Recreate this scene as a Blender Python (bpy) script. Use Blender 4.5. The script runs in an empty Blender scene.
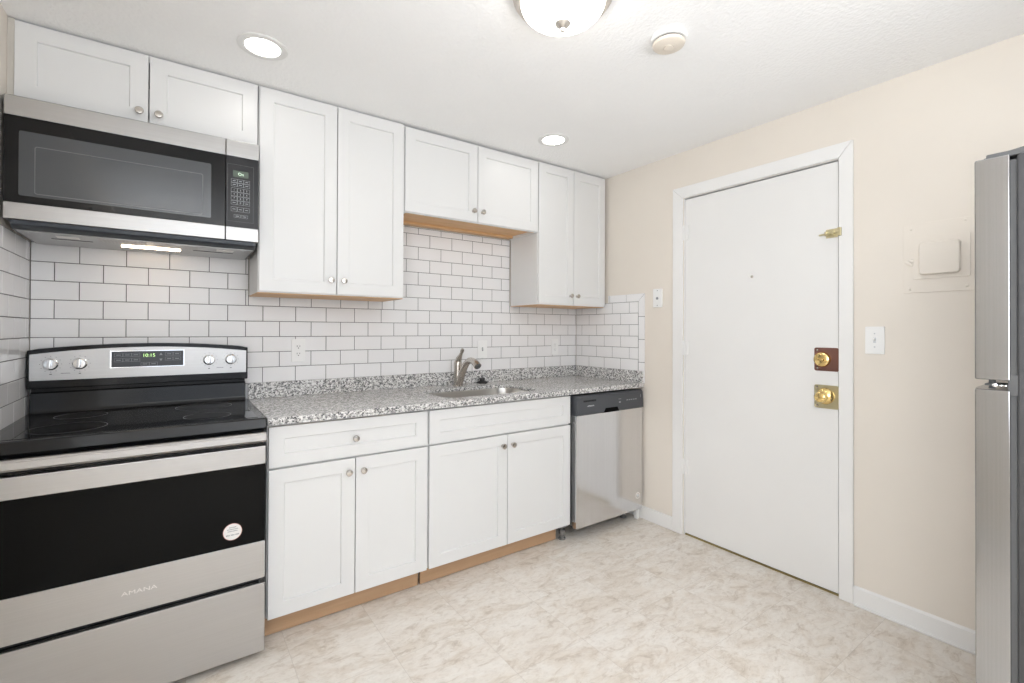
import bpy, bmesh, math, random
from mathutils import Vector, Matrix
random.seed(7)
SC = bpy.context.scene
COL = SC.collection

# ------------------------------------------------------------------ camera
cam_d = bpy.data.cameras.new('camera')
cam = bpy.data.objects.new('camera', cam_d)
COL.objects.link(cam)
CAM = Vector((-0.39748, -2.71236, 1.25625))
_r = Vector((0.81440247, -0.58028824, 0.00376515))
_u = Vector((-0.0065107, -0.00264914, 0.9999753))
_f = Vector((0.58026393, 0.81440686, 0.00593555))
cam.matrix_world = Matrix(((_r.x, _u.x, -_f.x, CAM.x), (_r.y, _u.y, -_f.y, CAM.y),
                           (_r.z, _u.z, -_f.z, CAM.z), (0, 0, 0, 1)))
cam_d.sensor_width = 36.0
cam_d.lens = 36.0 * 471.2 / 1024
cam_d.shift_x = -0.18 / 1024
cam_d.shift_y = -14.356 / 1024
cam_d.clip_start = 0.02
SC.camera = cam

# ------------------------------------------------------------------ colour management, world, large lights
SC.view_settings.view_transform = 'Standard'
SC.view_settings.look = 'None'
SC.view_settings.gamma = 1.0
SC.view_settings.use_curve_mapping = False
SC.view_settings.exposure = 0.36
SC.cycles.use_denoising = True
SC.cycles.max_bounces = 10
SC.cycles.diffuse_bounces = 6
SC.cycles.glossy_bounces = 5
SC.cycles.sample_clamp_indirect = 6.0
W = bpy.data.worlds.new('world')
SC.world = W
W.use_nodes = True
W.node_tree.nodes['Background'].inputs[0].default_value = (0.75, 0.85, 1.0, 1)
W.node_tree.nodes['Background'].inputs[1].default_value = 1.0

def area_light(name, loc, target, sx, sy, power, color):
    d = bpy.data.lights.new(name, 'AREA')
    d.shape = 'RECTANGLE'; d.size = sx; d.size_y = sy; d.energy = power; d.color = color
    o = bpy.data.objects.new(name, d); COL.objects.link(o)
    o.location = loc
    o.rotation_euler = (Vector(target) - Vector(loc)).to_track_quat('-Z', 'Y').to_euler()
    return o

# added fill lights in two invented windows behind the camera, coloured like daylight
DAY = (0.90, 0.95, 1.0)
area_light('added_fill_left', (-0.20, -5.16, 1.35), (-0.20, 0, 1.25), 1.15, 1.5, 4, DAY)
area_light('added_fill_right', (1.50, -5.16, 1.35), (1.50, 0, 1.25), 1.15, 1.5, 4, DAY)
area_light('added_fill_side', (-1.00, -3.025, 1.40), (1.0, -3.025, 1.35), 1.05, 1.3, 24, DAY)  # added fill in an invented side window, brightens the right wall
# added upward fill light, unseen behind the camera, bounced off the ceiling
area_light('added_ceiling_fill', (0.85, -4.10, 1.25), (0.85, -4.101, 2.36), 1.9, 1.7, 84, (0.925, 0.962, 1.0))
DOME_POWER = 8.0
LENS_POWER = 14.0

# ------------------------------------------------------------------ room measures (metres)
XL, XR, H = -0.893, 2.1565, 2.364
YB = 0.0065                          # face of the back wall behind its tile
YR = -5.10
PX, PZ, X0, Z0, Y0 = 0.15563, 0.07862, 0.1973, 1.2173, -0.0625    # tile pitch and joints

# ------------------------------------------------------------------ materials
def mat(name):
    m = bpy.data.materials.new(name); m.use_nodes = True
    return m, m.node_tree.nodes, m.node_tree.links, m.node_tree.nodes['Principled BSDF']

def ramp(N, stops, interp='LINEAR'):
    r = N.new('ShaderNodeValToRGB'); cr = r.color_ramp; cr.interpolation = interp
    while len(cr.elements) < len(stops): cr.elements.new(0.5)
    for e, (p, c) in zip(cr.elements, stops):
        e.position = p; e.color = (c[0], c[1], c[2], 1)
    return r

def coords(N, L, scale=(1, 1, 1)):
    t = N.new('ShaderNodeTexCoord'); m = N.new('ShaderNodeMapping')
    m.inputs['Scale'].default_value = scale
    L.new(t.outputs['Object'], m.inputs['Vector'])
    return m.outputs['Vector']

def noise(N, L, vec, scale, detail=4, rough=0.5, distortion=0.0):
    n = N.new('ShaderNodeTexNoise')
    n.inputs['Scale'].default_value = scale; n.inputs['Detail'].default_value = detail
    n.inputs['Roughness'].default_value = rough; n.inputs['Distortion'].default_value = distortion
    L.new(vec, n.inputs['Vector'])
    return n

def bump(N, L, b, height, strength, dist):
    k = N.new('ShaderNodeBump'); k.inputs['Strength'].default_value = strength; k.inputs['Distance'].default_value = dist
    L.new(height, k.inputs['Height']); L.new(k.outputs['Normal'], b.inputs['Normal'])

def plain(name, col, rough=0.5, metal=0.0, bscale=0, bdist=0.0005, bstr=0.3, coat=0.0, spec=0.5, var=0.03):
    m, N, L, b = mat(name)
    b.inputs['Roughness'].default_value = rough; b.inputs['Metallic'].default_value = metal
    b.inputs['Coat Weight'].default_value = coat; b.inputs['Specular IOR Level'].default_value = spec
    v = coords(N, L)
    n = noise(N, L, v, 3.0, 3)
    lo = [c * (1 - var) for c in col]; hi = [min(1, c * (1 + var)) for c in col]
    r = ramp(N, [(0.3, lo), (0.7, hi)])
    L.new(n.outputs['Fac'], r.inputs['Fac']); L.new(r.outputs['Color'], b.inputs['Base Color'])
    if bscale:
        n2 = noise(N, L, v, bscale, 3)
        bump(N, L, b, n2.outputs['Fac'], bstr, bdist)
    return m

def emit(name, col, strength):
    m, N, L, b = mat(name)
    b.inputs['Base Color'].default_value = (0.8, 0.8, 0.8, 1)
    b.inputs['Emission Color'].default_value = (*col, 1)
    b.inputs['Emission Strength'].default_value = strength
    return m

def brushed(name, col, rough, axis='x', metal=1.0, strength=0.05):
    m, N, L, b = mat(name)
    sc = {'x': (1.5, 250, 250), 'z': (250, 250, 1.5)}[axis]
    v = coords(N, L, sc)
    n = noise(N, L, v, 1.0, 3, 0.6)
    b.inputs['Metallic'].default_value = metal
    r = ramp(N, [(0.25, [c * 0.95 for c in col]), (0.75, [c * 1.04 for c in col])])
    L.new(n.outputs['Fac'], r.inputs['Fac']); L.new(r.outputs['Color'], b.inputs['Base Color'])
    mr = N.new('ShaderNodeMapRange'); mr.inputs['To Min'].default_value = rough * 0.85; mr.inputs['To Max'].default_value = rough * 1.15
    L.new(n.outputs['Fac'], mr.inputs['Value']); L.new(mr.outputs['Result'], b.inputs['Roughness'])
    bump(N, L, b, n.outputs['Fac'], strength, 0.0004)
    return m

def granite():
    m, N, L, b = mat('speckled_granite')
    v = coords(N, L)
    va = N.new('ShaderNodeTexVoronoi'); va.inputs['Scale'].default_value = 150; L.new(v, va.inputs['Vector'])
    sep = N.new('ShaderNodeSeparateColor'); L.new(va.outputs['Color'], sep.inputs['Color'])
    r1 = ramp(N, [(0.0, (0.010, 0.011, 0.015)), (0.15, (0.07, 0.07, 0.08)), (0.27, (0.22, 0.215, 0.21)), (0.40, (0.46, 0.45, 0.44)), (0.54, (0.74, 0.73, 0.71)), (0.78, (0.86, 0.85, 0.84))], 'CONSTANT')
    L.new(sep.outputs['Red'], r1.inputs['Fac'])
    vb = N.new('ShaderNodeTexVoronoi'); vb.inputs['Scale'].default_value = 290; L.new(v, vb.inputs['Vector'])
    sepb = N.new('ShaderNodeSeparateColor'); L.new(vb.outputs['Color'], sepb.inputs['Color'])
    r2 = ramp(N, [(0.0, (0.03, 0.03, 0.04)), (0.22, (0.38, 0.375, 0.37)), (0.48, (0.84, 0.83, 0.81))], 'CONSTANT')
    L.new(sepb.outputs['Green'], r2.inputs['Fac'])
    mx = N.new('ShaderNodeMix'); mx.data_type = 'RGBA'; mx.inputs['Factor'].default_value = 0.35
    L.new(r1.outputs['Color'], mx.inputs['A']); L.new(r2.outputs['Color'], mx.inputs['B'])
    L.new(mx.outputs['Result'], b.inputs['Base Color'])
    b.inputs['Roughness'].default_value = 0.16
    return m

def wood(name, c1, c2):
    m, N, L, b = mat(name)
    v = coords(N, L, (1.2, 18, 18))
    n = noise(N, L, v, 2.2, 5, 0.6, 0.6)
    r = ramp(N, [(0.3, c1), (0.7, c2)])
    L.new(n.outputs['Fac'], r.inputs['Fac']); L.new(r.outputs['Color'], b.inputs['Base Color'])
    b.inputs['Roughness'].default_value = 0.5
    return m

def vinyl_floor():
    m, N, L, b = mat('marbled_vinyl_tile')
    T = 0.33
    tc = N.new('ShaderNodeTexCoord')
    def math_(op, a, bb=None):
        k = N.new('ShaderNodeMath'); k.operation = op
        for i, q in enumerate((a, bb)):
            if q is None: continue
            if isinstance(q, (int, float)): k.inputs[i].default_value = q
            else: L.new(q, k.inputs[i])
        return k.outputs[0]
    sp = N.new('ShaderNodeSeparateXYZ'); L.new(tc.outputs['Object'], sp.inputs[0])
    ux = math_('DIVIDE', math_('ADD', sp.outputs['X'], 0.033 + 3.3), T)
    uy = math_('DIVIDE', math_('ADD', sp.outputs['Y'], 1.318 + 9.9), T)
    ix, iy = math_('FLOOR', ux), math_('FLOOR', uy)
    fx, fy = math_('SUBTRACT', ux, ix), math_('SUBTRACT', uy, iy)
    cid = N.new('ShaderNodeCombineXYZ'); L.new(ix, cid.inputs[0]); L.new(iy, cid.inputs[1])
    wn = N.new('ShaderNodeTexWhiteNoise'); wn.noise_dimensions = '3D'; L.new(cid.outputs[0], wn.inputs['Vector'])
    # every tile shows its own cut of the marble pattern
    off = N.new('ShaderNodeVectorMath'); off.operation = 'SCALE'; off.inputs['Scale'].default_value = 3.0
    L.new(wn.outputs['Color'], off.inputs[0])
    add = N.new('ShaderNodeVectorMath'); L.new(tc.outputs['Object'], add.inputs[0]); L.new(off.outputs[0], add.inputs[1])
    mp = N.new('ShaderNodeMapping'); mp.inputs['Rotation'].default_value = (0, 0, 0.35); mp.inputs['Scale'].default_value = (1.0, 1.9, 1.0)
    L.new(add.outputs[0], mp.inputs['Vector'])
    n1 = noise(N, L, mp.outputs[0], 5.0, 8, 0.66, 0.9)
    n2 = noise(N, L, mp.outputs[0], 9.0, 8, 0.72, 1.3)
    n3 = noise(N, L, mp.outputs[0], 30.0, 5, 0.7, 0.8)
    r1 = ramp(N, [(0.28, (0.60, 0.525, 0.445)), (0.40, (0.70, 0.635, 0.56)), (0.51, (0.765, 0.715, 0.655)), (0.66, (0.80, 0.762, 0.712))])
    L.new(n1.outputs['Fac'], r1.inputs['Fac'])
    # brown mottles
    r2 = ramp(N, [(0.33, (0.50, 0.415, 0.335)), (0.405, (0.70, 0.635, 0.56)), (0.455, (0.95, 0.935, 0.915)), (0.60, (1.0, 1.0, 1.0))])
    L.new(n2.outputs['Fac'], r2.inputs['Fac'])
    mx = N.new('ShaderNodeMix'); mx.data_type = 'RGBA'; mx.blend_type = 'MULTIPLY'; mx.inputs['Factor'].default_value = 0.42
    L.new(r1.outputs['Color'], mx.inputs['A']); L.new(r2.outputs['Color'], mx.inputs['B'])
    r3 = ramp(N, [(0.34, (0.86, 0.84, 0.815)), (0.50, (1.0, 1.0, 1.0)), (0.68, (1.05, 1.05, 1.05))]); L.new(n3.outputs['Fac'], r3.inputs['Fac'])
    m2 = N.new('ShaderNodeMix'); m2.data_type = 'RGBA'; m2.blend_type = 'MULTIPLY'; m2.inputs['Factor'].default_value = 0.8
    L.new(mx.outputs['Result'], m2.inputs['A']); L.new(r3.outputs['Color'], m2.inputs['B'])
    ex = math_('MINIMUM', fx, math_('SUBTRACT', 1.0, fx)); ey = math_('MINIMUM', fy, math_('SUBTRACT', 1.0, fy))
    seam = math_('LESS_THAN', math_('MINIMUM', ex, ey), 0.0030)
    m3 = N.new('ShaderNodeMix'); m3.data_type = 'RGBA'
    L.new(math_('MULTIPLY', seam, 0.32), m3.inputs['Factor']); L.new(m2.outputs['Result'], m3.inputs['A'])
    m3.inputs['B'].default_value = (0.36, 0.31, 0.26, 1)
    L.new(m3.outputs['Result'], b.inputs['Base Color'])
    b.inputs['Roughness'].default_value = 0.38
    b.inputs['Specular IOR Level'].default_value = 0.4
    bump(N, L, b, n2.outputs['Fac'], 0.12, 0.0008)
    return m

M = {}
M['ceiling'] = plain('textured_ceiling_paint', (0.94, 0.94, 0.94), 0.9, bscale=75, bdist=0.006, bstr=0.5, var=0.01)
M['beige'] = plain('beige_wall_paint', (0.785, 0.728, 0.655), 0.55, bscale=180, bdist=0.0008, bstr=0.25, var=0.015)
M['greyblue'] = plain('grey_blue_wall_paint', (0.40, 0.43, 0.48), 0.6, bscale=180, bdist=0.0008, bstr=0.2)
M['trim'] = plain('white_trim_paint', (0.835, 0.83, 0.82), 0.4, bscale=40, bdist=0.0008, bstr=0.15, var=0.01)
M['door'] = plain('white_door_paint', (0.81, 0.805, 0.795), 0.38, bscale=30, bdist=0.0010, bstr=0.15, var=0.012)
M['cab'] = plain('white_cabinet_lacquer', (0.745, 0.745, 0.74), 0.33, bscale=12, bdist=0.0004, bstr=0.1, var=0.008)
M['filler'] = plain('beige_filler_board', (0.60, 0.57, 0.52), 0.5)
M['maple'] = wood('maple_plywood', (0.62, 0.36, 0.17), (0.74, 0.47, 0.25))
M['toe'] = wood('raw_toe_board', (0.44, 0.275, 0.155), (0.51, 0.33, 0.20))
M['tile'] = plain('white_glazed_tile', (0.85, 0.845, 0.848), 0.17, bscale=9, bdist=0.0003, bstr=0.06, var=0.02)
M['grout'] = plain('grey_grout', (0.13, 0.125, 0.125), 0.9, bscale=300, var=0.1)
M['granite'] = granite()
M['floor'] = vinyl_floor()
M['steel'] = brushed('brushed_stainless_steel', (0.54, 0.53, 0.52), 0.36, 'x')
M['steelmw'] = brushed('brushed_steel_band', (0.46, 0.45, 0.44), 0.34, 'x')
M['steelv'] = brushed('brushed_stainless_door', (0.72, 0.72, 0.73), 0.17, 'z')
M['silver'] = brushed('silver_coated_steel', (0.37, 0.37, 0.375), 0.18, 'z', 1.0, 0.03)
M['sinksteel'] = brushed('satin_sink_steel', (0.62, 0.60, 0.57), 0.3, 'x')
M['nickel'] = plain('brushed_nickel', (0.60, 0.565, 0.52), 0.24, 1.0)
M['faucet'] = plain('satin_nickel', (0.56, 0.52, 0.475), 0.24, 1.0)
M['chrome'] = plain('polished_chrome', (0.75, 0.75, 0.75), 0.1, 1.0)
M['brass'] = plain('polished_brass', (0.80, 0.60, 0.26), 0.14, 1.0)
M['palebrass'] = plain('worn_brass', (0.72, 0.65, 0.42), 0.30, 1.0, bscale=50, bdist=0.0004, var=0.12)
M['darkbrass'] = plain('dark_brass', (0.30, 0.23, 0.10), 0.35, 1.0)  # brass in one dark tone, for the threshold
M['copper'] = plain('dark_bronze_plate', (0.29, 0.15, 0.125), 0.3, 0.9, var=0.15)
M['blackglass'] = plain('black_glass', (0.005, 0.005, 0.0055), 0.035, spec=0.30, var=0.0)
M['ovenglass'] = plain('oven_black_glass', (0.004, 0.004, 0.0038), 0.06, spec=0.10, var=0.0)
M['black'] = plain('black_enamel', (0.006, 0.006, 0.0065), 0.14, spec=0.28, var=0.0)
M['blackmatte'] = plain('matte_black_plastic', (0.018, 0.018, 0.02), 0.5, bscale=200)
M['mwglass'] = plain('reflection_grey_glass', (0.055, 0.06, 0.066), 0.07, spec=0.7, var=0.0)  # grey base stands in for the reflection in the microwave window
M['mwline'] = plain('grey_frame_line', (0.125, 0.13, 0.135), 0.3)
M['mwunder'] = plain('grey_painted_sheet_metal', (0.40, 0.40, 0.40), 0.3, 0.8)
M['mwlip'] = plain('dark_slate_plastic', (0.035, 0.042, 0.052), 0.3)
M['panel'] = plain('charcoal_plastic', (0.060, 0.064, 0.073), 0.30, bscale=300, bdist=0.0002)
M['mwpanel'] = plain('black_panel_plastic', (0.018, 0.018, 0.020), 0.3, spec=0.35)
M['fridgeside'] = plain('dark_grey_textured_steel', (0.060, 0.060, 0.062), 0.4, 0.2, bscale=500, bdist=0.0003)
M['gasket'] = plain('grey_rubber_gasket', (0.10, 0.10, 0.10), 0.6)
M['white'] = plain('white_plastic', (0.87, 0.87, 0.86), 0.3, var=0.01)
M['almond'] = plain('cream_plastic', (0.78, 0.71, 0.62), 0.4, var=0.01)
M['ink'] = plain('black_print', (0.03, 0.03, 0.03), 0.6)
M['print'] = plain('pale_grey_print', (0.60, 0.62, 0.64), 0.5)
M['greyprint'] = plain('grey_print', (0.30, 0.31, 0.33), 0.5)
M['keyprint'] = plain('silver_grey_print', (0.45, 0.47, 0.49), 0.5)
M['ring'] = plain('burner_ring_print', (0.075, 0.075, 0.078), 0.3)
M['red'] = plain('red_print', (0.72, 0.34, 0.28), 0.5)
M['sticker'] = plain('white_paper_label', (0.82, 0.80, 0.78), 0.5)
M['lcd'] = plain('dark_green_display', (0.10, 0.13, 0.10), 0.2)
M['digit'] = emit('green_digits', (0.45, 1.0, 0.10), 0.9)
M['digit2'] = emit('pale_green_digits', (0.35, 0.95, 0.35), 0.35)
M['lens'] = emit('led_lens', (1.0, 0.97, 0.93), 1.0)
M['dome'] = emit('lit_frosted_glass', (1.0, 0.965, 0.92), 1.0)
M['mwlamp'] = emit('warm_lamp_lens', (1.0, 0.78, 0.56), 13.0)
M['filtermesh'] = plain('aluminium_filter_mesh', (0.45, 0.44, 0.43), 0.4, 0.8)
M['lampwhite'] = plain('white_lamp_ring', (0.80, 0.80, 0.79), 0.5)
M['rim'] = plain('pale_nickel_rim', (0.66, 0.62, 0.57), 0.3, 0.8)
M['recess_shade'] = plain('recess_shade_black', (0.003, 0.003, 0.003), 0.9, spec=0.1, var=0.0)  # near-black: shade inside pocket, slots and vent gap put into the colour
M['rubber'] = plain('black_rubber', (0.02, 0.02, 0.022), 0.45)
M['legdark'] = plain('dark_zinc_leg', (0.22, 0.22, 0.22), 0.35, 0.6)
M['gap_shade'] = plain('door_gap_shade', (0.05, 0.05, 0.05), 0.8)  # dark colour standing in for the shade in the door gap

# ------------------------------------------------------------------ mesh helpers
class MB:
    """collects shapes in world coordinates; build() links them as one mesh object"""
    def __init__(s):
        s.bm = bmesh.new()

    def _merge(s, b2):
        me = bpy.data.meshes.new('tmp'); b2.to_mesh(me); b2.free()
        s.bm.from_mesh(me); bpy.data.meshes.remove(me)
        return s

    def box(s, x0, x1, y0, y1, z0, z1, bev=0.0, seg=2, axis=None):
        x0, x1 = sorted((x0, x1)); y0, y1 = sorted((y0, y1)); z0, z1 = sorted((z0, z1))
        b = bmesh.new(); bmesh.ops.create_cube(b, size=1.0)
        for v in b.verts:
            v.co = ((x0 + x1) / 2 + v.co.x * (x1 - x0), (y0 + y1) / 2 + v.co.y * (y1 - y0), (z0 + z1) / 2 + v.co.z * (z1 - z0))
        if bev > 0:
            es = b.edges[:]
            if axis is not None:
                es = [e for e in es if abs((e.verts[0].co - e.verts[1].co)[axis]) > 1e-6]
            bmesh.ops.bevel(b, geom=es, offset=bev, segments=seg, profile=0.5, affect='EDGES')
        return s._merge(b)

    def tbox(s, loc, size, rot, bev=0.0, seg=2):
        b = bmesh.new(); bmesh.ops.create_cube(b, size=1.0)
        for v in b.verts: v.co = (v.co.x * size[0], v.co.y * size[1], v.co.z * size[2])
        if bev > 0: bmesh.ops.bevel(b, geom=b.edges[:], offset=bev, segments=seg, profile=0.5, affect='EDGES')
        b.transform(Matrix.Translation(loc) @ rot.to_4x4())
        return s._merge(b)

    def lathe(s, origin, axis, prof, seg=40):
        """prof: list of (radius, distance along axis)"""
        b = bmesh.new(); ax = Vector(axis).normalized()
        t = ax.orthogonal().normalized(); w = ax.cross(t); o = Vector(origin)
        rings = []
        for r, d in prof:
            if r < 1e-6: rings.append([b.verts.new(o + ax * d)])
            else: rings.append([b.verts.new(o + ax * d + (t * math.cos(a) + w * math.sin(a)) * r) for a in [2 * math.pi * i / seg for i in range(seg)]])
        for A, B in zip(rings, rings[1:]):
            for i in range(seg):
                j = (i + 1) % seg
                if len(A) == 1 and len(B) == 1: continue
                if len(A) == 1: b.faces.new((A[0], B[i], B[j]))
                elif len(B) == 1: b.faces.new((A[i], B[0], A[j]))
                else: b.faces.new((A[i], B[i], B[j], A[j]))
        bmesh.ops.recalc_face_normals(b, faces=b.faces[:])
        return s._merge(b)

    def cyl(s, p0, p1, r, seg=28, bev=0.0):
        d = (Vector(p1) - Vector(p0)); l = d.length; k = min(bev, l / 3, r / 2)
        pr = [(0, 0), (r, 0), (r, l), (0, l)] if k <= 0 else [(0, 0), (r - k, 0), (r, k), (r, l - k), (r - k, l), (0, l)]
        return s.lathe(p0, d, pr, seg)

    def tube(s, pts, radii, seg=24, cap=True, flat=1.0):
        b = bmesh.new(); pts = [Vector(p) for p in pts]; n = len(pts)
        if isinstance(radii, (int, float)): radii = [radii] * n
        up = None; rings = []
        for i in range(n):
            tg = (pts[min(i + 1, n - 1)] - pts[max(i - 1, 0)]).normalized()
            if up is None: up = tg.orthogonal().normalized()
            up = (up - tg * up.dot(tg)).normalized(); w = tg.cross(up)
            rings.append([b.verts.new(pts[i] + (up * math.cos(a) + w * math.sin(a) * flat) * radii[i]) for a in [2 * math.pi * k / seg for k in range(seg)]])
        for A, B in zip(rings, rings[1:]):
            for i in range(seg):
                j = (i + 1) % seg; b.faces.new((A[i], B[i], B[j], A[j]))
        if cap: b.faces.new(rings[0][::-1]); b.faces.new(rings[-1])
        bmesh.ops.recalc_face_normals(b, faces=b.faces[:])
        return s._merge(b)

    def prism(s, poly, plane, d0, d1, bev=0.0, seg=2):
        """poly in 2-D; plane 'xz' (extruded along y), 'yz' (along x), 'xy' (along z)"""
        b = bmesh.new()
        def P(q, d):
            return {'xz': (q[0], d, q[1]), 'yz': (d, q[0], q[1]), 'xy': (q[0], q[1], d)}[plane]
        A = [b.verts.new(P(q, d0)) for q in poly]; B = [b.verts.new(P(q, d1)) for q in poly]
        b.faces.new(A); b.faces.new(B[::-1]); n = len(poly)
        for i in range(n): b.faces.new((A[i], B[i], B[(i + 1) % n], A[(i + 1) % n]))
        bmesh.ops.recalc_face_normals(b, faces=b.faces[:])
        if bev > 0:
            es = [e for e in b.edges if len(e.link_faces) == 2 and e.calc_face_angle() > 0.9]
            bmesh.ops.bevel(b, geom=es, offset=bev, segments=seg, profile=0.5, affect='EDGES')
        return s._merge(b)

    def ringplate(s, outer, inner, plane, d0, d1):
        """plate with a hole: both loops are 2-D point lists"""
        b = bmesh.new()
        def P(q, d):
            return {'xz': (q[0], d, q[1]), 'yz': (d, q[0], q[1]), 'xy': (q[0], q[1], d)}[plane]
        es = []
        for loop in (outer, inner):
            vs = [b.verts.new(P(q, d0)) for q in loop]
            es += [b.edges.new((vs[i], vs[(i + 1) % len(vs)])) for i in range(len(vs))]
        bmesh.ops.triangle_fill(b, use_beauty=True, use_dissolve=False, edges=es)
        r = bmesh.ops.extrude_face_region(b, geom=b.faces[:])
        dv = Vector(P((0, 0), d1)) - Vector(P((0, 0), d0))
        for v in [g for g in r['geom'] if isinstance(g, bmesh.types.BMVert)]: v.co += dv
        bmesh.ops.recalc_face_normals(b, faces=b.faces[:])
        return s._merge(b)

    def shaker(s, x0, x1, z0, z1, yb, yf, stile=0.057, rec=0.008, rail=None):
        """shaker door: frame with a recessed centre panel, front facing -y"""
        rail = rail or stile
        b = bmesh.new(); bmesh.ops.create_cube(b, size=1.0)
        for v in b.verts:
            v.co = ((x0 + x1) / 2 + v.co.x * (x1 - x0), (yb + yf) / 2 + v.co.y * (yb - yf), (z0 + z1) / 2 + v.co.z * (z1 - z0))
        bmesh.ops.bevel(b, geom=b.edges[:], offset=0.0018, segments=2, profile=0.5, affect='EDGES')
        b.faces.ensure_lookup_table()
        f = min((q for q in b.faces if q.normal.y < -0.9), key=lambda q: -q.calc_area())
        xs0, xs1, zs0, zs1 = x0 + stile, x1 - stile, z0 + rail, z1 - rail
        ov = list(f.verts); bmesh.ops.delete(b, geom=[f], context='FACES_ONLY')
        def quad(dx, y):
            return [b.verts.new((xs0 + dx, y, zs0 + dx)), b.verts.new((xs1 - dx, y, zs0 + dx)), b.verts.new((xs1 - dx, y, zs1 - dx)), b.verts.new((xs0 + dx, y, zs1 - dx))]
        A = quad(0, yf); B = quad(0.0030, yf + rec)
        key = lambda v: (v.co.x > (x0 + x1) / 2, v.co.z > (z0 + z1) / 2)
        O = {key(v): v for v in ov}
        o = [O[(False, False)], O[(True, False)], O[(True, True)], O[(False, True)]]
        for i in range(4):
            j = (i + 1) % 4
            b.faces.new((o[i], o[j], A[j], A[i])); b.faces.new((A[i], A[j], B[j], B[i]))
        b.faces.new(B)
        bmesh.ops.recalc_face_normals(b, faces=b.faces[:])
        return s._merge(b)

    def build(s, name, material, parent=None, smooth=True, angle=35):
        root = parent
        off = Vector((0, 0, 0))
        while root is not None:
            off += root.location; root = root.parent
        me = bpy.data.meshes.new(name)
        if off.length: s.bm.transform(Matrix.Translation(-off))
        s.bm.to_mesh(me); s.bm.free()
        me.materials.append(material)
        if smooth:
            for p in me.polygons: p.use_smooth = True
            me.set_sharp_from_angle(angle=math.radians(angle))
        o = bpy.data.objects.new(name, me); COL.objects.link(o)
        if smooth:
            wn = o.modifiers.new('normals', 'WEIGHTED_NORMAL'); wn.keep_sharp = True; wn.weight = 100
        if parent is not None: o.parent = parent
        return o

def thing(name, label, cat, loc, group=None):
    o = bpy.data.objects.new(name, None); COL.objects.link(o)
    o.empty_display_size = 0.05; o.location = loc
    return tag(o, label, cat, group)

def tag(o, label, cat, group=None):
    o['label'] = label; o['category'] = cat
    if group: o['group'] = group
    return o

def structure(o):
    o['kind'] = 'structure'; return o

def rrect(x0, x1, y0, y1, r, n=8):
    pts = []
    for cx, cy, a0 in ((x1 - r, y1 - r, 0), (x0 + r, y1 - r, 90), (x0 + r, y0 + r, 180), (x1 - r, y0 + r, 270)):
        for i in range(n + 1):
            a = math.radians(a0 + 90 * i / n); pts.append((cx + r * math.cos(a), cy + r * math.sin(a)))
    return pts

def text(name, body, size, loc, material, parent, facing='-y', align='CENTER', depth=0.0004, sx=1.0):
    c = bpy.data.curves.new(name, 'FONT'); c.body = body; c.size = size; c.align_x = align; c.align_y = 'CENTER'; c.extrude = depth
    t = bpy.data.objects.new(name, c)
    me = bpy.data.meshes.new_from_object(t)
    bpy.data.objects.remove(t); bpy.data.curves.remove(c)
    rot = {'-y': Matrix.Rotation(math.radians(90), 4, 'X'), '-x': Matrix.Rotation(math.radians(-90), 4, 'Z') @ Matrix.Rotation(math.radians(90), 4, 'X')}[facing]
    me.transform(Matrix.Translation(loc) @ rot @ Matrix.Diagonal((sx, 1, 1, 1)))
    off = Vector((0, 0, 0)); r = parent
    while r is not None: off += r.location; r = r.parent
    me.transform(Matrix.Translation(-off))
    me.materials.clear(); me.materials.append(material); me.name = name
    o = bpy.data.objects.new(name, me); COL.objects.link(o); o.parent = parent
    return o

# ------------------------------------------------------------------ the room
structure(MB().box(XL - 0.12, XR + 0.12, YR - 0.12, 0.12, -0.10, 0.0).build('floor', M['floor'], smooth=False))
structure(MB().box(XL - 0.12, XR + 0.12, YR - 0.12, 0.12, H, H + 0.10).build('ceiling', M['ceiling'], smooth=False))
wall_back = structure(MB().box(XL - 0.12, XR + 0.12, YB, 0.12, 0.0, H).build('wall_back', M['beige'], smooth=False))
LY0, LY1, LZ0, LZ1 = -3.60, -2.45, 0.70, 2.10         # invented side window behind the camera, opening for the added fill light
wl = MB().box(XL - 0.12, XL, LY1, YB, 0.0, H).box(XL - 0.12, XL, YR, LY0, 0.0, H)
wl.box(XL - 0.12, XL, LY0, LY1, 0.0, LZ0).box(XL - 0.12, XL, LY0, LY1, LZ1, H)
wall_left = structure(wl.build('wall_left', M['beige'], smooth=False))
w = MB().ringplate([(LY0, LZ0), (LY1, LZ0), (LY1, LZ1), (LY0, LZ1)], [(LY0 + 0.05, LZ0 + 0.05), (LY1 - 0.05, LZ0 + 0.05), (LY1 - 0.05, LZ1 - 0.05), (LY0 + 0.05, LZ1 - 0.05)], 'yz', XL - 0.06, XL + 0.012)
w.box(XL - 0.04, XL, LY0 + 0.05, LY1 - 0.05, 1.38, 1.42)
structure(w.build('window_3', M['trim'], smooth=False))  # frame of the invented side window around the added fill
# right wall with the doorway cut out
DY0, DY1, DZ = -0.957, -1.797, 2.074
wr = MB().box(XR, XR + 0.12, DY0, YB, 0.0, H).box(XR, XR + 0.12, YR, DY1, 0.0, H).box(XR, XR + 0.12, DY1, DY0, DZ, H)
wall_right = structure(wr.build('wall_right', M['beige'], smooth=False))
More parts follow.
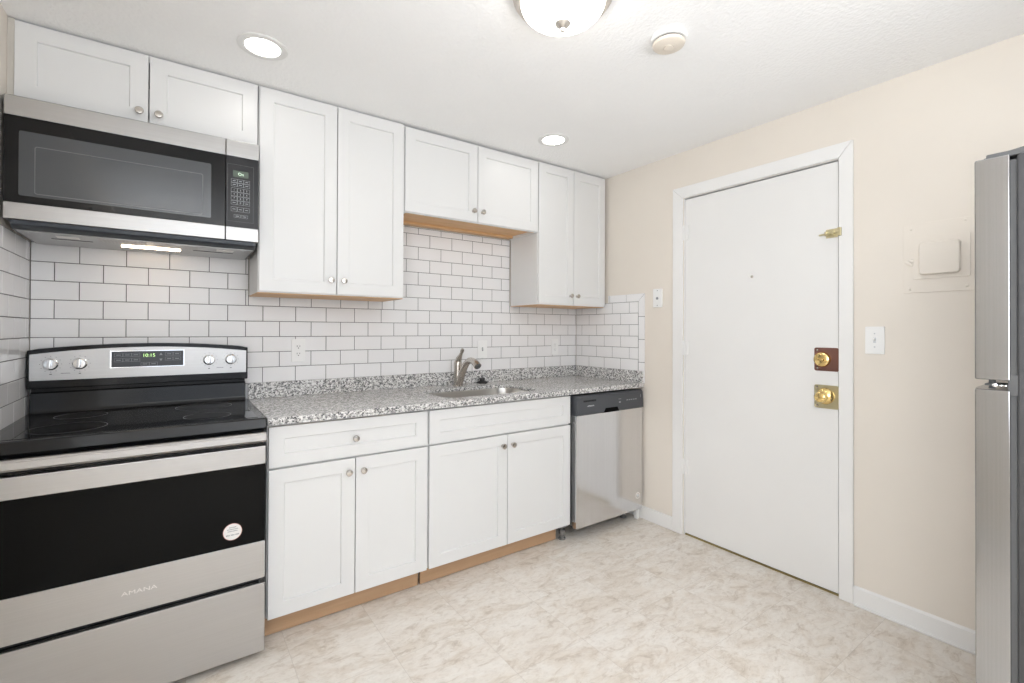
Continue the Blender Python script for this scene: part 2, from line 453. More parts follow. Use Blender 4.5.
# rear wall with two invented window openings for the added fill lights
wb = MB()
added_wins = [(-0.80, 0.40), (0.90, 2.10)]
xs = [XL, -0.80, 0.40, 0.90, 2.10, XR]
for i in (0, 2, 4): wb.box(xs[i], xs[i + 1], YR - 0.12, YR, 0.0, H)
for a, c in added_wins: wb.box(a, c, YR - 0.12, YR, 0.0, 0.58).box(a, c, YR - 0.12, YR, 2.12, H)
structure(wb.build('wall_rear', M['greyblue'], smooth=False))
for i, (a, c) in enumerate(added_wins):
    w = MB()
    w.ringplate([(a, 0.58), (c, 0.58), (c, 2.12), (a, 2.12)], [(a + 0.05, 0.63), (c - 0.05, 0.63), (c - 0.05, 2.07), (a + 0.05, 2.07)], 'xz', YR - 0.05, YR + 0.012)
    w.box(a + 0.05, c - 0.05, YR - 0.03, YR, 1.33, 1.37)
    structure(w.build('window_%d' % (i + 1), M['trim'], smooth=False))  # frames of the invented rear windows around the added fills
# partition behind the refrigerator
structure(MB().box(1.12, XR, -3.40, -3.28, 0.0, H).build('wall_partition', M['beige'], smooth=False))

# ---- subway tile
def tile_field(mb_t, mb_g, plane, sign, base, u0, regions):
    """regions: (ua, ub, za, zb); joints at u0 on even rows, half a pitch over on odd rows"""
    g = 0.0014; th = 0.0065; inset = 0.0016
    def P(u, d, z):
        return (u, base - d, z) if plane == 'back' else (base + sign * d, u, z)
    for ua, ub, za, zb in regions:
        k0 = math.floor((za - Z0) / PZ); k1 = math.ceil((zb - Z0) / PZ)
        for k in range(k0, k1):
            a_z = max(za, Z0 + k * PZ); b_z = min(zb, Z0 + (k + 1) * PZ)
            if b_z - a_z < 0.006: continue
            o = u0 + (0 if k % 2 == 0 else PX / 2)
            for j in range(math.floor((ua - o) / PX), math.ceil((ub - o) / PX)):
                a = max(ua, o + j * PX); c = min(ub, o + (j + 1) * PX)
                if c - a < 0.006: continue
                one_tile(mb_t, P, a + g, c - g, a_z + g, b_z - g, th, inset)
        pts = [P(ua, 0, za), P(ub, 0.0048, zb)]
        mb_g.box(pts[0][0], pts[1][0], pts[0][1], pts[1][1], za, zb)

def one_tile(mb, P, a, c, az, bz, th, inset):
    tl = random.uniform(-0.00012, 0.00012)
    b = mb.bm
    lo = [b.verts.new(P(u, 0.002, z)) for u, z in ((a, az), (c, az), (c, bz), (a, bz))]
    mi = [b.verts.new(P(u, th - inset, z)) for u, z in ((a, az), (c, az), (c, bz), (a, bz))]
    i2 = inset * 0.45
    m2 = [b.verts.new(P(u, th - inset * 0.3, z)) for u, z in ((a + i2, az + i2), (c - i2, az + i2), (c - i2, bz - i2), (a + i2, bz - i2))]
    hi = [b.verts.new(P(u, th + tl * s_, z)) for (u, z), s_ in zip(((a + inset * 1.5, az + inset * 1.5), (c - inset * 1.5, az + inset * 1.5), (c - inset * 1.5, bz - inset * 1.5), (a + inset * 1.5, bz - inset * 1.5)), (1, -1, 1, -1))]
    for A, B in ((lo, mi), (mi, m2), (m2, hi)):
        for i in range(4): b.faces.new((A[i], A[(i + 1) % 4], B[(i + 1) % 4], B[i]))
    b.faces.new(hi)

def finish_tiles(t, g, parent):
    bmesh.ops.recalc_face_normals(t.bm, faces=t.bm.faces[:])
    t.build('subway_tile', M['tile'], parent, angle=25)
    g.build('grout', M['grout'], parent, smooth=False)

t, g = MB(), MB()
tile_field(t, g, 'back', 1, YB, X0, [(XL + 0.007, XR - 0.007, 0.90, Z0 + 2 * PZ), (XL + 0.007, -0.102, Z0 + 2 * PZ, 1.625),
                                      (-0.102, 0.592, Z0 + 2 * PZ, 1.426), (0.592, 1.512, Z0 + 2 * PZ, 1.885), (1.512, XR - 0.007, Z0 + 2 * PZ, 1.426)])
finish_tiles(t, g, wall_back)
t, g = MB(), MB()
TY = -0.6087
tile_field(t, g, 'right', -1, XR, Y0, [(TY, 0.0, 0.90, 1.452)])
P = lambda u, d, z: (XR - d, u, z)
zz = [0.90, 1.0413, 1.1957, 1.3501]
for a, c in zip(zz, zz[1:]): one_tile(t, P, -0.6607, TY - 0.0014, a + 0.0014, c - 0.0014, 0.0065, 0.0016)
def mitre(poly):
    t.prism(poly, 'yz', XR - 0.0065, XR - 0.001, 0.0010)
mitre([(-0.6607, 1.3515), (TY - 0.0014, 1.3515), (TY - 0.0014, 1.4525), (-0.6607, 1.5035)])
mitre([(TY - 0.0004, 1.4535), (-0.505, 1.4535), (-0.505, 1.5052), (-0.6590, 1.5052)])
one_tile(t, P, -0.5022, -0.350, 1.4535, 1.5052, 0.0065, 0.0016)
one_tile(t, P, -0.3472, -0.333, 1.4535, 1.5052, 0.0065, 0.0016)
g.box(XR - 0.0045, XR, -0.6585, TY, 0.90, 1.500).box(XR - 0.0045, XR, TY, -0.335, 1.452, 1.5035)
finish_tiles(t, g, wall_right)
t, g = MB(), MB()
tile_field(t, g, 'left', 1, XL, Y0, [(-0.80, 0.0, 0.86, 1.61)])
finish_tiles(t, g, wall_left)

# ---- entry door, its hardware, casing and baseboards
SX = XR + 0.004                       # face of the slab, a touch behind the wall face
door = structure(MB().box(SX, SX + 0.040, -1.7890, -0.9610, 0.014, 2.0645, 0.0015).build('door_1', M['door']))
c = MB()
cf = XR - 0.014
c.prism([(-0.883, 0.0), (-0.953, 0.0), (-0.953, 2.074), (-0.883, 2.143)], 'yz', cf, XR, 0.004)
c.prism([(-1.8545, 0.0), (-1.796, 0.0), (-1.796, 2.074), (-1.8545, 2.143)], 'yz', cf, XR, 0.004)
c.prism([(-0.8835, 2.1435), (-0.953, 2.0745), (-1.796, 2.0745), (-1.854, 2.1435)], 'yz', cf, XR, 0.004)
casing = structure(c.build('trim_1', M['trim']))
j = MB().box(XR, XR + 0.12, -0.9600, DY0, 0, DZ).box(XR, XR + 0.12, DY1, -1.7945, 0, DZ).box(XR, XR + 0.12, -1.7945, -0.9600, 2.0718, DZ)
structure(j.build('trim_2', M['trim'], smooth=False))
structure(MB().box(SX + 0.042, XR + 0.12, -1.7945, -0.9600, 0.0, 2.0718).build('gap_shade_sheet', M['gap_shade'], smooth=False))  # dark sheet behind the slab, gives the door gap its shade
structure(MB().prism([(XR + 0.008, 0.0), (XR + 0.044, 0.0), (XR + 0.044, 0.006), (XR + 0.012, 0.006)], 'xz', -0.9600, -1.7945).build('trim_4', M['darkbrass'], smooth=False))['label'] = 'brass threshold strip'
for zc in (1.86, 1.15, 0.42):
    h = MB().cyl((XR - 0.004, -0.9565, zc - 0.045), (XR - 0.004, -0.9565, zc + 0.045), 0.0055, 16, 0.001)
    h.box(XR - 0.001, SX + 0.002, -0.985, -0.9565, zc - 0.045, zc + 0.045, 0.001)
    h.build('hinge', M['trim'], door)
# peephole
MB().lathe((SX, -1.3774, 1.5523), (-1, 0, 0), [(0, 0), (0.0075, 0), (0.0075, 0.002), (0.005, 0.003), (0.004, 0.001), (0, 0.001)], 20).build('peephole', M['nickel'], door)
# sliding latch
lt = MB().box(SX - 0.003, SX, -1.788, -1.738, 1.704, 1.746, 0.001)
lt.cyl((SX - 0.011, -1.800, 1.725), (SX - 0.011, -1.716, 1.722), 0.0042, 14, 0.001)
lt.lathe((SX - 0.011, -1.716, 1.722), (0, 1, 0), [(0.0042, 0), (0.0036, 0.004), (0, 0.007)], 14)
for yy in (-1.741, -1.770): lt.box(SX - 0.017, SX - 0.002, yy - 0.004, yy + 0.004, 1.715, 1.735, 0.001)
lt.cyl((SX - 0.012, -1.755, 1.723), (SX - 0.030, -1.755, 1.712), 0.0035, 12, 0.001)
latch = lt.build('sliding_bolt', M['palebrass'], door)
ks = MB().box(cf - 0.014, cf, -1.810, -1.797, 1.706, 1.744, 0.001).build('bolt_keeper', M['palebrass'], casing)
def lock_plate(zc, m, name):
    q = MB().prism(rrect(-1.792, -1.6866, zc - 0.0565, zc + 0.0565, 0.009), 'yz', SX - 0.0025, SX, 0.0008)
    p = q.build('lock_plate', m, door)
    for dz in (-0.044, 0.044):
        MB().lathe((SX - 0.0025, -1.700, zc + dz), (-1, 0, 0), [(0.0055, 0), (0.004, 0.0018), (0, 0.002)], 14).build('screw', M['nickel'], p)
    return p
p1 = lock_plate(1.1195, M['copper'], 'lock_plate'); p1['label'] = 'dark bronze plate'
b_ = MB().lathe((SX - 0.0025, -1.7218, 1.119), (-1, 0, 0), [(0.037, 0), (0.037, 0.004), (0.033, 0.012), (0.026, 0.0155), (0.014, 0.017), (0, 0.0172)], 40)
db = b_.build('deadbolt_rose', M['brass'], p1)
MB().tbox((SX - 0.029, -1.7218, 1.119), (0.022, 0.034, 0.012), Matrix.Rotation(0.15, 3, 'X'), 0.004).build('thumb_turn', M['brass'], p1)
p2 = lock_plate(0.9390, M['palebrass'], 'lock_plate')
MB().lathe((SX - 0.0025, -1.735, 0.942), (-1, 0, 0), [(0.039, 0), (0.039, 0.003), (0.034, 0.010), (0.022, 0.015), (0.0125, 0.018), (0.012, 0.030), (0.019, 0.036), (0.0265, 0.046), (0.0275, 0.056), (0.023, 0.064), (0.012, 0.068), (0, 0.0685)], 40).build('door_knob', M['brass'], p2)

structure(MB().box(XR - 0.012, XR, -0.8825, -0.002, 0.0, 0.084, 0.003).build('baseboard_right', M['trim']))
structure(MB().prism([(XR - 0.012, 0.0), (XR, 0.0), (XR, 0.086), (XR - 0.004, 0.086), (XR - 0.012, 0.078)], 'xz', -3.28, -1.855).build('baseboard_right_front', M['trim']))
structure(MB().box(XR - 0.024, XR - 0.012, -3.28, -1.857, 0.0, 0.012, 0.005).build('trim_5', M['trim']))
structure(MB().box(XL, XL + 0.012, YR, -0.72, 0.0, 0.084, 0.003).build('baseboard_left', M['trim']))

# ------------------------------------------------------------------ cabinets
def knob(x, z, y, parent, r=0.0145):
    k = MB().lathe((x, y, z), (0, -1, 0), [(0.0085, 0), (0.0075, 0.002), (0.0055, 0.005), (0.0055, 0.012), (r - 0.003, 0.015), (r, 0.018), (r, 0.0225), (r - 0.002, 0.0255), (r * 0.55, 0.0262), (0, 0.0262)], 32)
    return k.build('knob', M['nickel'], parent)

GW = 'white wall cabinets under the ceiling'
def wall_cabinet(label, x0, x1, z0, z1, doors, knobs_at, kz, depth=0.305, lip=0.016, filler=None, close_right=True):
    c = thing('wall_cabinet', label, 'cabinet', ((x0 + x1) / 2, 0, z0), GW)
    yf = -depth; w = 0.016; yb = -0.012
    b = MB()
    b.box(x0, x0 + w, yb, yf, z0, z1, 0.0008).box(x1 - w, x1, yb, yf, z0, z1, 0.0008)
    b.box(x0 + w, x1 - w, yb, yf, z1 - w, z1).box(x0 + w, x1 - w, yb, yb - 0.006, z0 + lip, z1 - w)
    # face frame
    b.ringplate([(x0, z0), (x1, z0), (x1, z1), (x0, z1)], [(x0 + 0.03, z0 + lip + 0.012), (x1 - 0.03, z0 + lip + 0.012), (x1 - 0.03, z1 - 0.03), (x0 + 0.03, z1 - 0.03)], 'xz', yf, yf - 0.006)
    b.build('case', M['cab'], c)
    m = MB().box(x0 + w, x1 - w, yb - 0.006, yf + 0.001, z0 + lip, z0 + lip + 0.012) if lip > 0.01 else MB().box(x0 + 0.001, x1 - 0.001, yb, yf - 0.005, z0 - 0.004, z0 - 0.0002)
    m.build('underside_panel', M['maple'], c)
    if lip > 0.01:
        MB().box(x0 + w, x1 - w, yb, yb - 0.050, z0 + 0.001, z0 + lip, 0.0008).build('hanging_rail', M['maple'], c)
        MB().box(x0 + w, x1 - w, yf + 0.001, yf + 0.016, z0 + 0.001, z0 + lip, 0.0008).build('front_rail', M['maple'], c)
    for (a, d), kx in zip(doors, knobs_at):
        dr = MB().shaker(a, d, z0 + 0.004, z1 - 0.008, yf - 0.0065, -0.325).build('door', M['cab'], c)
        knob(kx, kz, -0.325, dr)
    return c

cab1 = wall_cabinet('short white two-door wall cabinet above the microwave', -0.8845, -0.1045, 2.072, H - 0.004, [(-0.8735, -0.4955), (-0.4915, -0.1075)], [-0.523, -0.461], 2.1185)
wall_cabinet('tall white two-door wall cabinet right beside the microwave', -0.1005, 0.5915, 1.4235, H - 0.004, [(-0.0965, 0.2420), (0.2455, 0.5880)], [0.2136, 0.2748], 1.4945, lip=0.004)
wall_cabinet('short white two-door wall cabinet high above the sink', 0.5935, 1.5095, 1.888, H - 0.010, [(0.5965, 1.0490), (1.0530, 1.5060)], [1.0183, 1.0806], 1.9535)
wall_cabinet('tall narrow white wall cabinet in the corner by the entry wall', 1.5115, 2.1295, 1.424, H - 0.006, [(1.5145, 1.8200), (1.8240, 2.1265)], [1.7887, 1.8484], 1.4890, lip=0.004)
MB().box(XL + 0.0005, -0.8745, -0.306, -0.318, 2.072, H - 0.004).build('filler_strip', M['filler'], cab1)['label'] = 'beige filler strip'

GB = 'white base cabinets under the counter'
def base_cabinet(label, x0, x1, doors, knobs_at, drawer, drawer_name, dknob, toe):
    c = thing('base_cabinet', label, 'cabinet', ((x0 + x1) / 2, 0, 0), GB)
    w = 0.016; yf = -0.602
    b = MB()
    b.box(x0, x0 + w, -0.012, yf, 0.10, 0.8755).box(x1 - w, x1, -0.012, yf, 0.10, 0.8755)
    b.box(x0, x0 + w, -0.012, -0.500, 0.0, 0.10).box(x1 - w, x1, -0.012, -0.500, 0.0, 0.10)
    b.box(x0 + w, x1 - w, -0.012, yf, 0.10, 0.116).box(x0 + w, x1 - w, -0.012, -0.018, 0.116, 0.8755)
    b.ringplate([(x0, 0.10), (x1, 0.10), (x1, 0.8755), (x0, 0.8755)], [(x0 + 0.03, 0.13), (x1 - 0.03, 0.13), (x1 - 0.03, 0.672), (x0 + 0.03, 0.672)], 'xz', yf, yf - 0.007)
    b.build('case', M['cab'], c)
    for (a, d), kx in zip(doors, knobs_at):
        dr = MB().shaker(a, d, 0.1020, 0.6930, yf - 0.0075, -0.630).build('door', M['cab'], c)
        knob(kx, 0.6366, -0.630, dr)
    fr = MB().shaker(drawer[0], drawer[1], 0.7020, 0.8650, yf - 0.0075, -0.630, 0.057, 0.008, 0.050).build(drawer_name, M['cab'], c)
    if dknob: knob(dknob, 0.7816, -0.630, fr)
    MB().box(toe[0], toe[1], -0.546, -0.560, 0.004, 0.0995, 0.001).build('toe_kick', M['toe'], c)['label'] = 'raw wooden toe kick'
    return c

base_cabinet('white base cabinet with one drawer above two doors beside the range', -0.1005, 0.5945, [(-0.0965, 0.2445), (0.2480, 0.5885)], [0.2144, 0.2777], (-0.0965, 0.5880), 'drawer', 0.2428, (-0.0990, 0.5745))
base_cabinet('white two-door sink base cabinet beside the dishwasher', 0.5965, 1.5165, [(0.6005, 1.0570), (1.0610, 1.5140)], [1.0252, 1.0892], (0.6000, 1.5140), 'false_drawer_front', None, (0.5860, 1.4620))

# ------------------------------------------------------------------ countertop, sink, faucet
ct = thing('countertop', 'speckled grey granite countertop with low backsplash', 'countertop', (1.02, 0, 0.876))
cx0, cx1, cyf = -0.1045, XR - 0.0075, -0.6555
SINK = (0.735, 1.345, -0.563, -0.205)
slab = MB().ringplate([(cx0, -0.001), (cx0, cyf), (cx1, cyf), (cx1, -0.001)], rrect(*SINK, 0.085), 'xy', 0.8850, 0.9050)
so = slab.build('slab', M['granite'], ct, angle=30)
bv = so.modifiers.new('edge', 'BEVEL'); bv.width = 0.0035; bv.segments = 2; bv.limit_method = 'ANGLE'; bv.angle_limit = math.radians(50)
MB().box(cx0, cx1, cyf, cyf + 0.035, 0.8760, 0.8852, 0.0015).build('front_edge', M['granite'], ct)
MB().box(cx0, cx1, -0.002, -0.060, 0.8760, 0.8850).box(cx0, cx0 + 0.5, -0.060, -0.620, 0.8760, 0.8850).build('buildup_strip', M['maple'], ct)
sp_ = MB().box(cx0 + 0.002, cx1, -0.001, -0.021, 0.9052, 0.9835, 0.0015)
sp_.build('backsplash', M['granite'], ct)
MB().box(cx1 - 0.020, cx1, -0.0215, cyf + 0.003, 0.9052, 0.9835, 0.0015).build('side_splash', M['granite'], ct)

sk = thing('sink', 'stainless undermount sink bowl sunk in the granite counter', 'sink', (1.04, -0.384, 0.69))
b = bmesh.new()
x0, x1, y0, y1 = SINK
loops = []
for inset, z, r in ((-0.020, 0.8842, 0.10), (-0.004, 0.8842, 0.088), (-0.003, 0.8800, 0.086), (0.010, 0.715, 0.075), (0.022, 0.698, 0.065), (0.045, 0.692, 0.05), (0.26, 0.688, 0.0)):
    if r == 0.0:
        loops.append([b.verts.new((1.04 + 0.045 * math.cos(math.radians(10 * i)), -0.384 + 0.045 * math.sin(math.radians(10 * i)), z)) for i in range(36)])
    else:
        loops.append([b.verts.new((px, py, z)) for px, py in rrect(x0 + inset, x1 - inset, y0 + inset, y1 - inset, r)])
for A, B in zip(loops, loops[1:]):
    n = len(A)
    for i in range(n): b.faces.new((A[i], A[(i + 1) % n], B[(i + 1) % n], B[i]))
mb = MB(); mb._merge(b)
bowl = mb.build('bowl', M['sinksteel'], sk, angle=50)
sol = bowl.modifiers.new('sheet', 'SOLIDIFY'); sol.thickness = 0.0015; sol.offset = 0
MB().lathe((1.04, -0.384, 0.6895), (0, 0, -1), [(0.056, -0.002), (0.046, 0.0), (0.040, 0.010), (0.0, 0.011)], 36).build('drain', M['chrome'], sk)

fc = thing('faucet', 'brushed nickel single-handle faucet behind the sink', 'faucet', (1.038, -0.115, 0.905))
FX, FY = 1.038, -0.115
MB().lathe((FX, FY, 0.9052), (0, 0, 1), [(0, 0), (0.030, 0), (0.0305, 0.005), (0.0285, 0.010), (0.0265, 0.030), (0.0255, 0.07), (0.0255, 0.110), (0.0262, 0.130), (0.0245, 0.150), (0.018, 0.163), (0, 0.168)], 36).build('body', M['faucet'], fc)
pts = []; rad = []
ctrl = [(-0.012, 0.012), (-0.036, 0.055), (-0.068, 0.105), (-0.102, 0.144), (-0.140, 0.165), (-0.178, 0.166), (-0.214, 0.154), (-0.238, 0.137)]
for i in range(len(ctrl) - 1):
    for k in range(5):
        u = k / 5
        p0 = ctrl[max(i - 1, 0)]; p1_ = ctrl[i]; p2_ = ctrl[i + 1]; p3 = ctrl[min(i + 2, len(ctrl) - 1)]
        q = [0.5 * (2 * p1_[d] + (p2_[d] - p0[d]) * u + (2 * p0[d] - 5 * p1_[d] + 4 * p2_[d] - p3[d]) * u * u + (3 * p1_[d] - p0[d] - 3 * p2_[d] + p3[d]) * u ** 3) for d in (0, 1)]
        pts.append((FX, FY + q[0], 0.905 + q[1])); rad.append(0.0235 - 0.0050 * min(1, (i + u) / 4))
pts.append((FX, FY + ctrl[-1][0], 0.905 + ctrl[-1][1])); rad.append(0.0185)
n_ = len(rad)
for i in range(n_): rad[i] += 0.0045 * max(0, (i - n_ * 0.70) / (n_ * 0.30))
spo = MB().tube(pts, rad, 24).build('spout', M['faucet'], fc)
tip = Vector(pts[-1]); dr_ = (Vector(pts[-1]) - Vector(pts[-2])).normalized()
MB().cyl(tip - dr_ * 0.004, tip + dr_ * 0.005, 0.0185, 24, 0.002).build('aerator', M['gasket'], spo)
hp = [(FX, FY - 0.002, 1.058), (FX, FY - 0.014, 1.078), (FX, FY - 0.030, 1.096), (FX, FY - 0.043, 1.112), (FX, FY - 0.054, 1.128), (FX, FY - 0.060, 1.138)]
MB().tube(hp, [0.021, 0.0185, 0.0115, 0.0095, 0.0125, 0.0085], 20).build('handle', M['faucet'], fc)

tag(MB().lathe((1.250, -0.060, 0.9053), (0, 0, 1), [(0, 0), (0.036, 0), (0.039, 0.003), (0.036, 0.008), (0.022, 0.012), (0.017, 0.016), (0.015, 0.024), (0.020, 0.029), (0.0185, 0.034), (0, 0.036)], 36).build('sink_stopper', M['rubber']),
    'black rubber sink stopper lying on the granite beside the faucet', 'stopper')

# ------------------------------------------------------------------ range
RX0, RX1 = -0.8775, -0.1150
RC = (RX0 + RX1) / 2
rg = thing('range', 'stainless electric range with black glass oven door', 'stove', (RC, -0.35, 0))
MB().box(RX0 + 0.003, RX1 - 0.003, -0.028, -0.640, 0.030, 0.880, 0.003).build('body', M['blackmatte'], rg)
for fx in (RX0 + 0.06, RX1 - 0.06):
    for fy in (-0.075, -0.600):
        MB().cyl((fx, fy, 0), (fx, fy, 0.034), 0.017, 20, 0.003).build('foot', M['rubber'], rg)
# cooktop
ck = MB().prism([(-0.052, 0.8805), (-0.640, 0.8805), (-0.672, 0.8700), (-0.681, 0.8760), (-0.672, 0.9085), (-0.664, 0.9125), (-0.052, 0.9125)], 'yz', RX0 - 0.002, RX1 + 0.003, 0.0012)
cook = ck.build('cooktop', M['black'], rg)
MB().box(RX0 + 0.022, RX1 - 0.022, -0.085, -0.642, 0.9120, 0.9136, 0.0006).build('glass_top', M['blackglass'], cook)
for bx, by, br in ((-0.700, -0.500, 0.105), (-0.700, -0.215, 0.080), (-0.295, -0.500, 0.080), (-0.295, -0.225, 0.105)):
    ring = [(bx + br * math.cos(a), by + br * math.sin(a)) for a in [2 * math.pi * i / 64 for i in range(64)]]
    ri = [(bx + (br - 0.0022) * math.cos(a), by + (br - 0.0022) * math.sin(a)) for a in [2 * math.pi * i / 64 for i in range(64)]]
    MB().ringplate(ring, ri, 'xy', 0.9136, 0.9139).build('burner_ring', M['ring'], cook)
# backguard
bg = MB()
bg.box(RX0 + 0.006, RX1 - 0.006, -0.012, -0.050, 0.905, 1.02)
bg.prism([(-0.012, 0.905), (-0.075, 0.9125), (-0.064, 0.932), (-0.058, 0.992), (-0.046, 1.000), (-0.012, 1.000)], 'yz', RX0 + 0.004, RX1 - 0.004, 0.002)
arch = lambda x, e, m_: e + (m_ - e) * (1 - ((x - RC) / (RX1 - RC)) ** 2)
top = [(x, arch(x, 1.170, 1.192)) for x in [RX0 - 0.004 + (RX1 - RX0 + 0.008) * i / 24 for i in range(25)]]
bg.prism([(RX0 - 0.004, 1.012)] + [(RX0 - 0.004, 1.166)] + top[1:-1] + [(RX1 + 0.004, 1.166), (RX1 + 0.004, 1.012)], 'xz', -0.012, -0.072, 0.004)
bgo = bg.build('backguard', M['black'], rg)
px0, px1 = RX0 + 0.004, RX1 - 0.003
ptop = [(x, arch(x, 1.150, 1.176)) for x in [px0 + (px1 - px0) * i / 24 for i in range(25)]]
cpn = MB().prism([(px0, 1.045)] + ptop + [(px1, 1.045)], 'xz', -0.070, -0.0755, 0.0012).build('control_panel', M['steel'], bgo)
MB().box(-0.628, -0.366, -0.0750, -0.0765, 1.086, 1.1605, 0.0006).build('display_frame', M['chrome'], bgo)
disp = MB().box(-0.6235, -0.3705, -0.0760, -0.0775, 1.0895, 1.1570, 0.0004).build('display', M['panel'], bgo)
text('clock_digits', '10:15', 0.021, (-0.496, -0.0778, 1.1375), M['digit'], bgo)
kb = MB()
def outline(mb, x0, x1, z0, z1, y, t_=0.0009, d=0.0004):
    mb.ringplate([(x0, z0), (x1, z0), (x1, z1), (x0, z1)], [(x0 + t_, z0 + t_), (x1 - t_, z0 + t_), (x1 - t_, z1 - t_), (x0 + t_, z1 - t_)], 'xz', y, y - d)
def mark(mb, x, z, w, h, y, d=0.0004):
    mb.box(x - w / 2, x + w / 2, y, y - d, z - h / 2, z + h / 2)
ydp = -0.0775
for (xa, xb, n, z_) in ((-0.614, -0.526, 3, 1.1415), (-0.614, -0.526, 3, 1.1195), (-0.438, -0.379, 2, 1.1425), (-0.438, -0.379, 2, 1.1210), (-0.524, -0.464, 2, 1.1000)):
    for i in range(n):
        a = xa + (xb - xa) * i / n; c_ = xa + (xb - xa) * (i + 1) / n - 0.001
        outline(kb, a, c_, z_ - 0.0075, z_ + 0.0075, ydp); mark(kb, (a + c_) / 2, z_, (c_ - a) * 0.55, 0.0028, ydp)
for sgn in (1, -1):
    kb.prism([(-0.459, 1.130 + sgn * 0.008), (-0.447, 1.130 + sgn * 0.008), (-0.453, 1.130 + sgn * 0.019)], 'xz', ydp, ydp - 0.0004)
kb.build('touch_keys', M['greyprint'], bgo)
for kx in (-0.811, -0.723, -0.271, -0.183):
    zc = 1.1105
    k = MB().lathe((kx, -0.0755, zc), (0, -1, 0), [(0.024, 0), (0.024, 0.003), (0.0205, 0.005), (0.0195, 0.020), (0.018, 0.023), (0, 0.0235)], 32)
    k.tbox((kx, -0.0755 - 0.028, zc + 0.001), (0.0125, 0.014, 0.037), Matrix.Rotation(0.06, 3, 'Y'), 0.003)
    k.build('burner_knob', M['chrome'], bgo)
for kx in (-0.811, -0.723, -0.271, -0.183):
    dm = MB()
    for i in range(12):
        a = math.radians(30 * i)
        mark(dm, kx + 0.032 * math.sin(a), 1.1105 + 0.032 * math.cos(a), 0.0022, 0.0022, -0.0755)
    mark(dm, kx, 1.1105 - 0.041, 0.007, 0.003, -0.0755)
    dm.build('dial_marking', M['ink'], cpn)
for kx in (-0.767, -0.227):
    dm = MB(); mark(dm, kx, 1.072, 0.028, 0.0016, -0.0755); dm.build('panel_print', M['ink'], cpn)
# vent trim under the cooktop
MB().box(RX0 + 0.004, RX1 - 0.004, -0.630, -0.664, 0.812, 0.872, 0.003).build('vent_trim', M['black'], rg)
# oven door: a steel panel above and below the glass
DF = -0.690
od = MB()
od.box(RX0, RX1, -0.645, DF, 0.7405, 0.8090, 0.003).box(RX0, RX1, -0.645, DF, 0.3060, 0.4470, 0.003)
odo = od.build('oven_door', M['steel'], rg)
MB().box(RX0 + 0.0005, RX1 - 0.0005, -0.645, DF + 0.0005, 0.4475, 0.7400, 0.001).build('oven_window', M['ovenglass'], odo)
hd = MB().prism([(-0.708, 0.8330), (-0.728, 0.8330), (-0.7345, 0.8400), (-0.7345, 0.8590), (-0.728, 0.8670), (-0.708, 0.8670)], 'yz', RX0 + 0.002, RX1 - 0.004, 0.002)
hd.build('oven_handle', M['steel'], odo)
for xa in (RX0 + 0.006, RX1 - 0.036): MB().box(xa, xa + 0.028, -0.664, -0.712, 0.838, 0.862, 0.003).build('handle_bracket', M['black'], odo)
MB().box(RX0 + 0.03, RX1 - 0.03, -0.664, -0.668, 0.810, 0.8755).build('handle_shade_strip', M['black'], odo)  # black strip standing in for the shadow behind the oven handle
text('brand_lettering', 'AMANA', 0.0185, (-0.493, DF - 0.0002, 0.3745), M['sticker'], odo, sx=1.45)
sx_, sz_ = -0.2235, 0.5055
oval = lambda rx, rz: [(sx_ + rx * math.cos(a), sz_ + rz * math.sin(a)) for a in [2 * math.pi * i / 40 for i in range(40)]]
st = MB().prism(oval(0.0305, 0.0305), 'xz', DF + 0.0004, DF - 0.0004).build('round_sticker', M['sticker'], odo)
MB().ringplate(oval(0.0305, 0.0305), oval(0.0293, 0.0293), 'xz', DF - 0.0004, DF - 0.0006).build('sticker_border', M['red'], st)
sl = MB()
for dz, w_ in ((0.0165, 0.024), (0.0095, 0.036), (0.0025, 0.032)):
    n = int(w_ / 0.004)
    for i in range(n): mark(sl, sx_ - w_ / 2 + (i + 0.5) * w_ / n, sz_ + dz, w_ / n * 0.7, 0.0032, DF - 0.0004, 0.0003)
for q in range(3):
    for i in range(3): mark(sl, sx_ - 0.019 + q * 0.015 + i * 0.0042, sz_ - 0.0115, 0.003, 0.0045, DF - 0.0004, 0.0003)
sl.build('sticker_print', M['greyprint'], st)
# storage drawer
MB().box(RX0 + 0.01, RX1 - 0.01, -0.630, -0.672, 0.030, 0.300, 0.002).build('drawer_box', M['blackmatte'], rg)
MB().box(RX0, RX1, -0.655, DF, 0.027, 0.2870, 0.003).build('storage_drawer', M['steel'], rg)
MB().box(RX0 + 0.01, RX1 - 0.02, -0.672, -0.684, 0.2875, 0.2935, 0.001).build('drawer_grip', M['black'], rg)

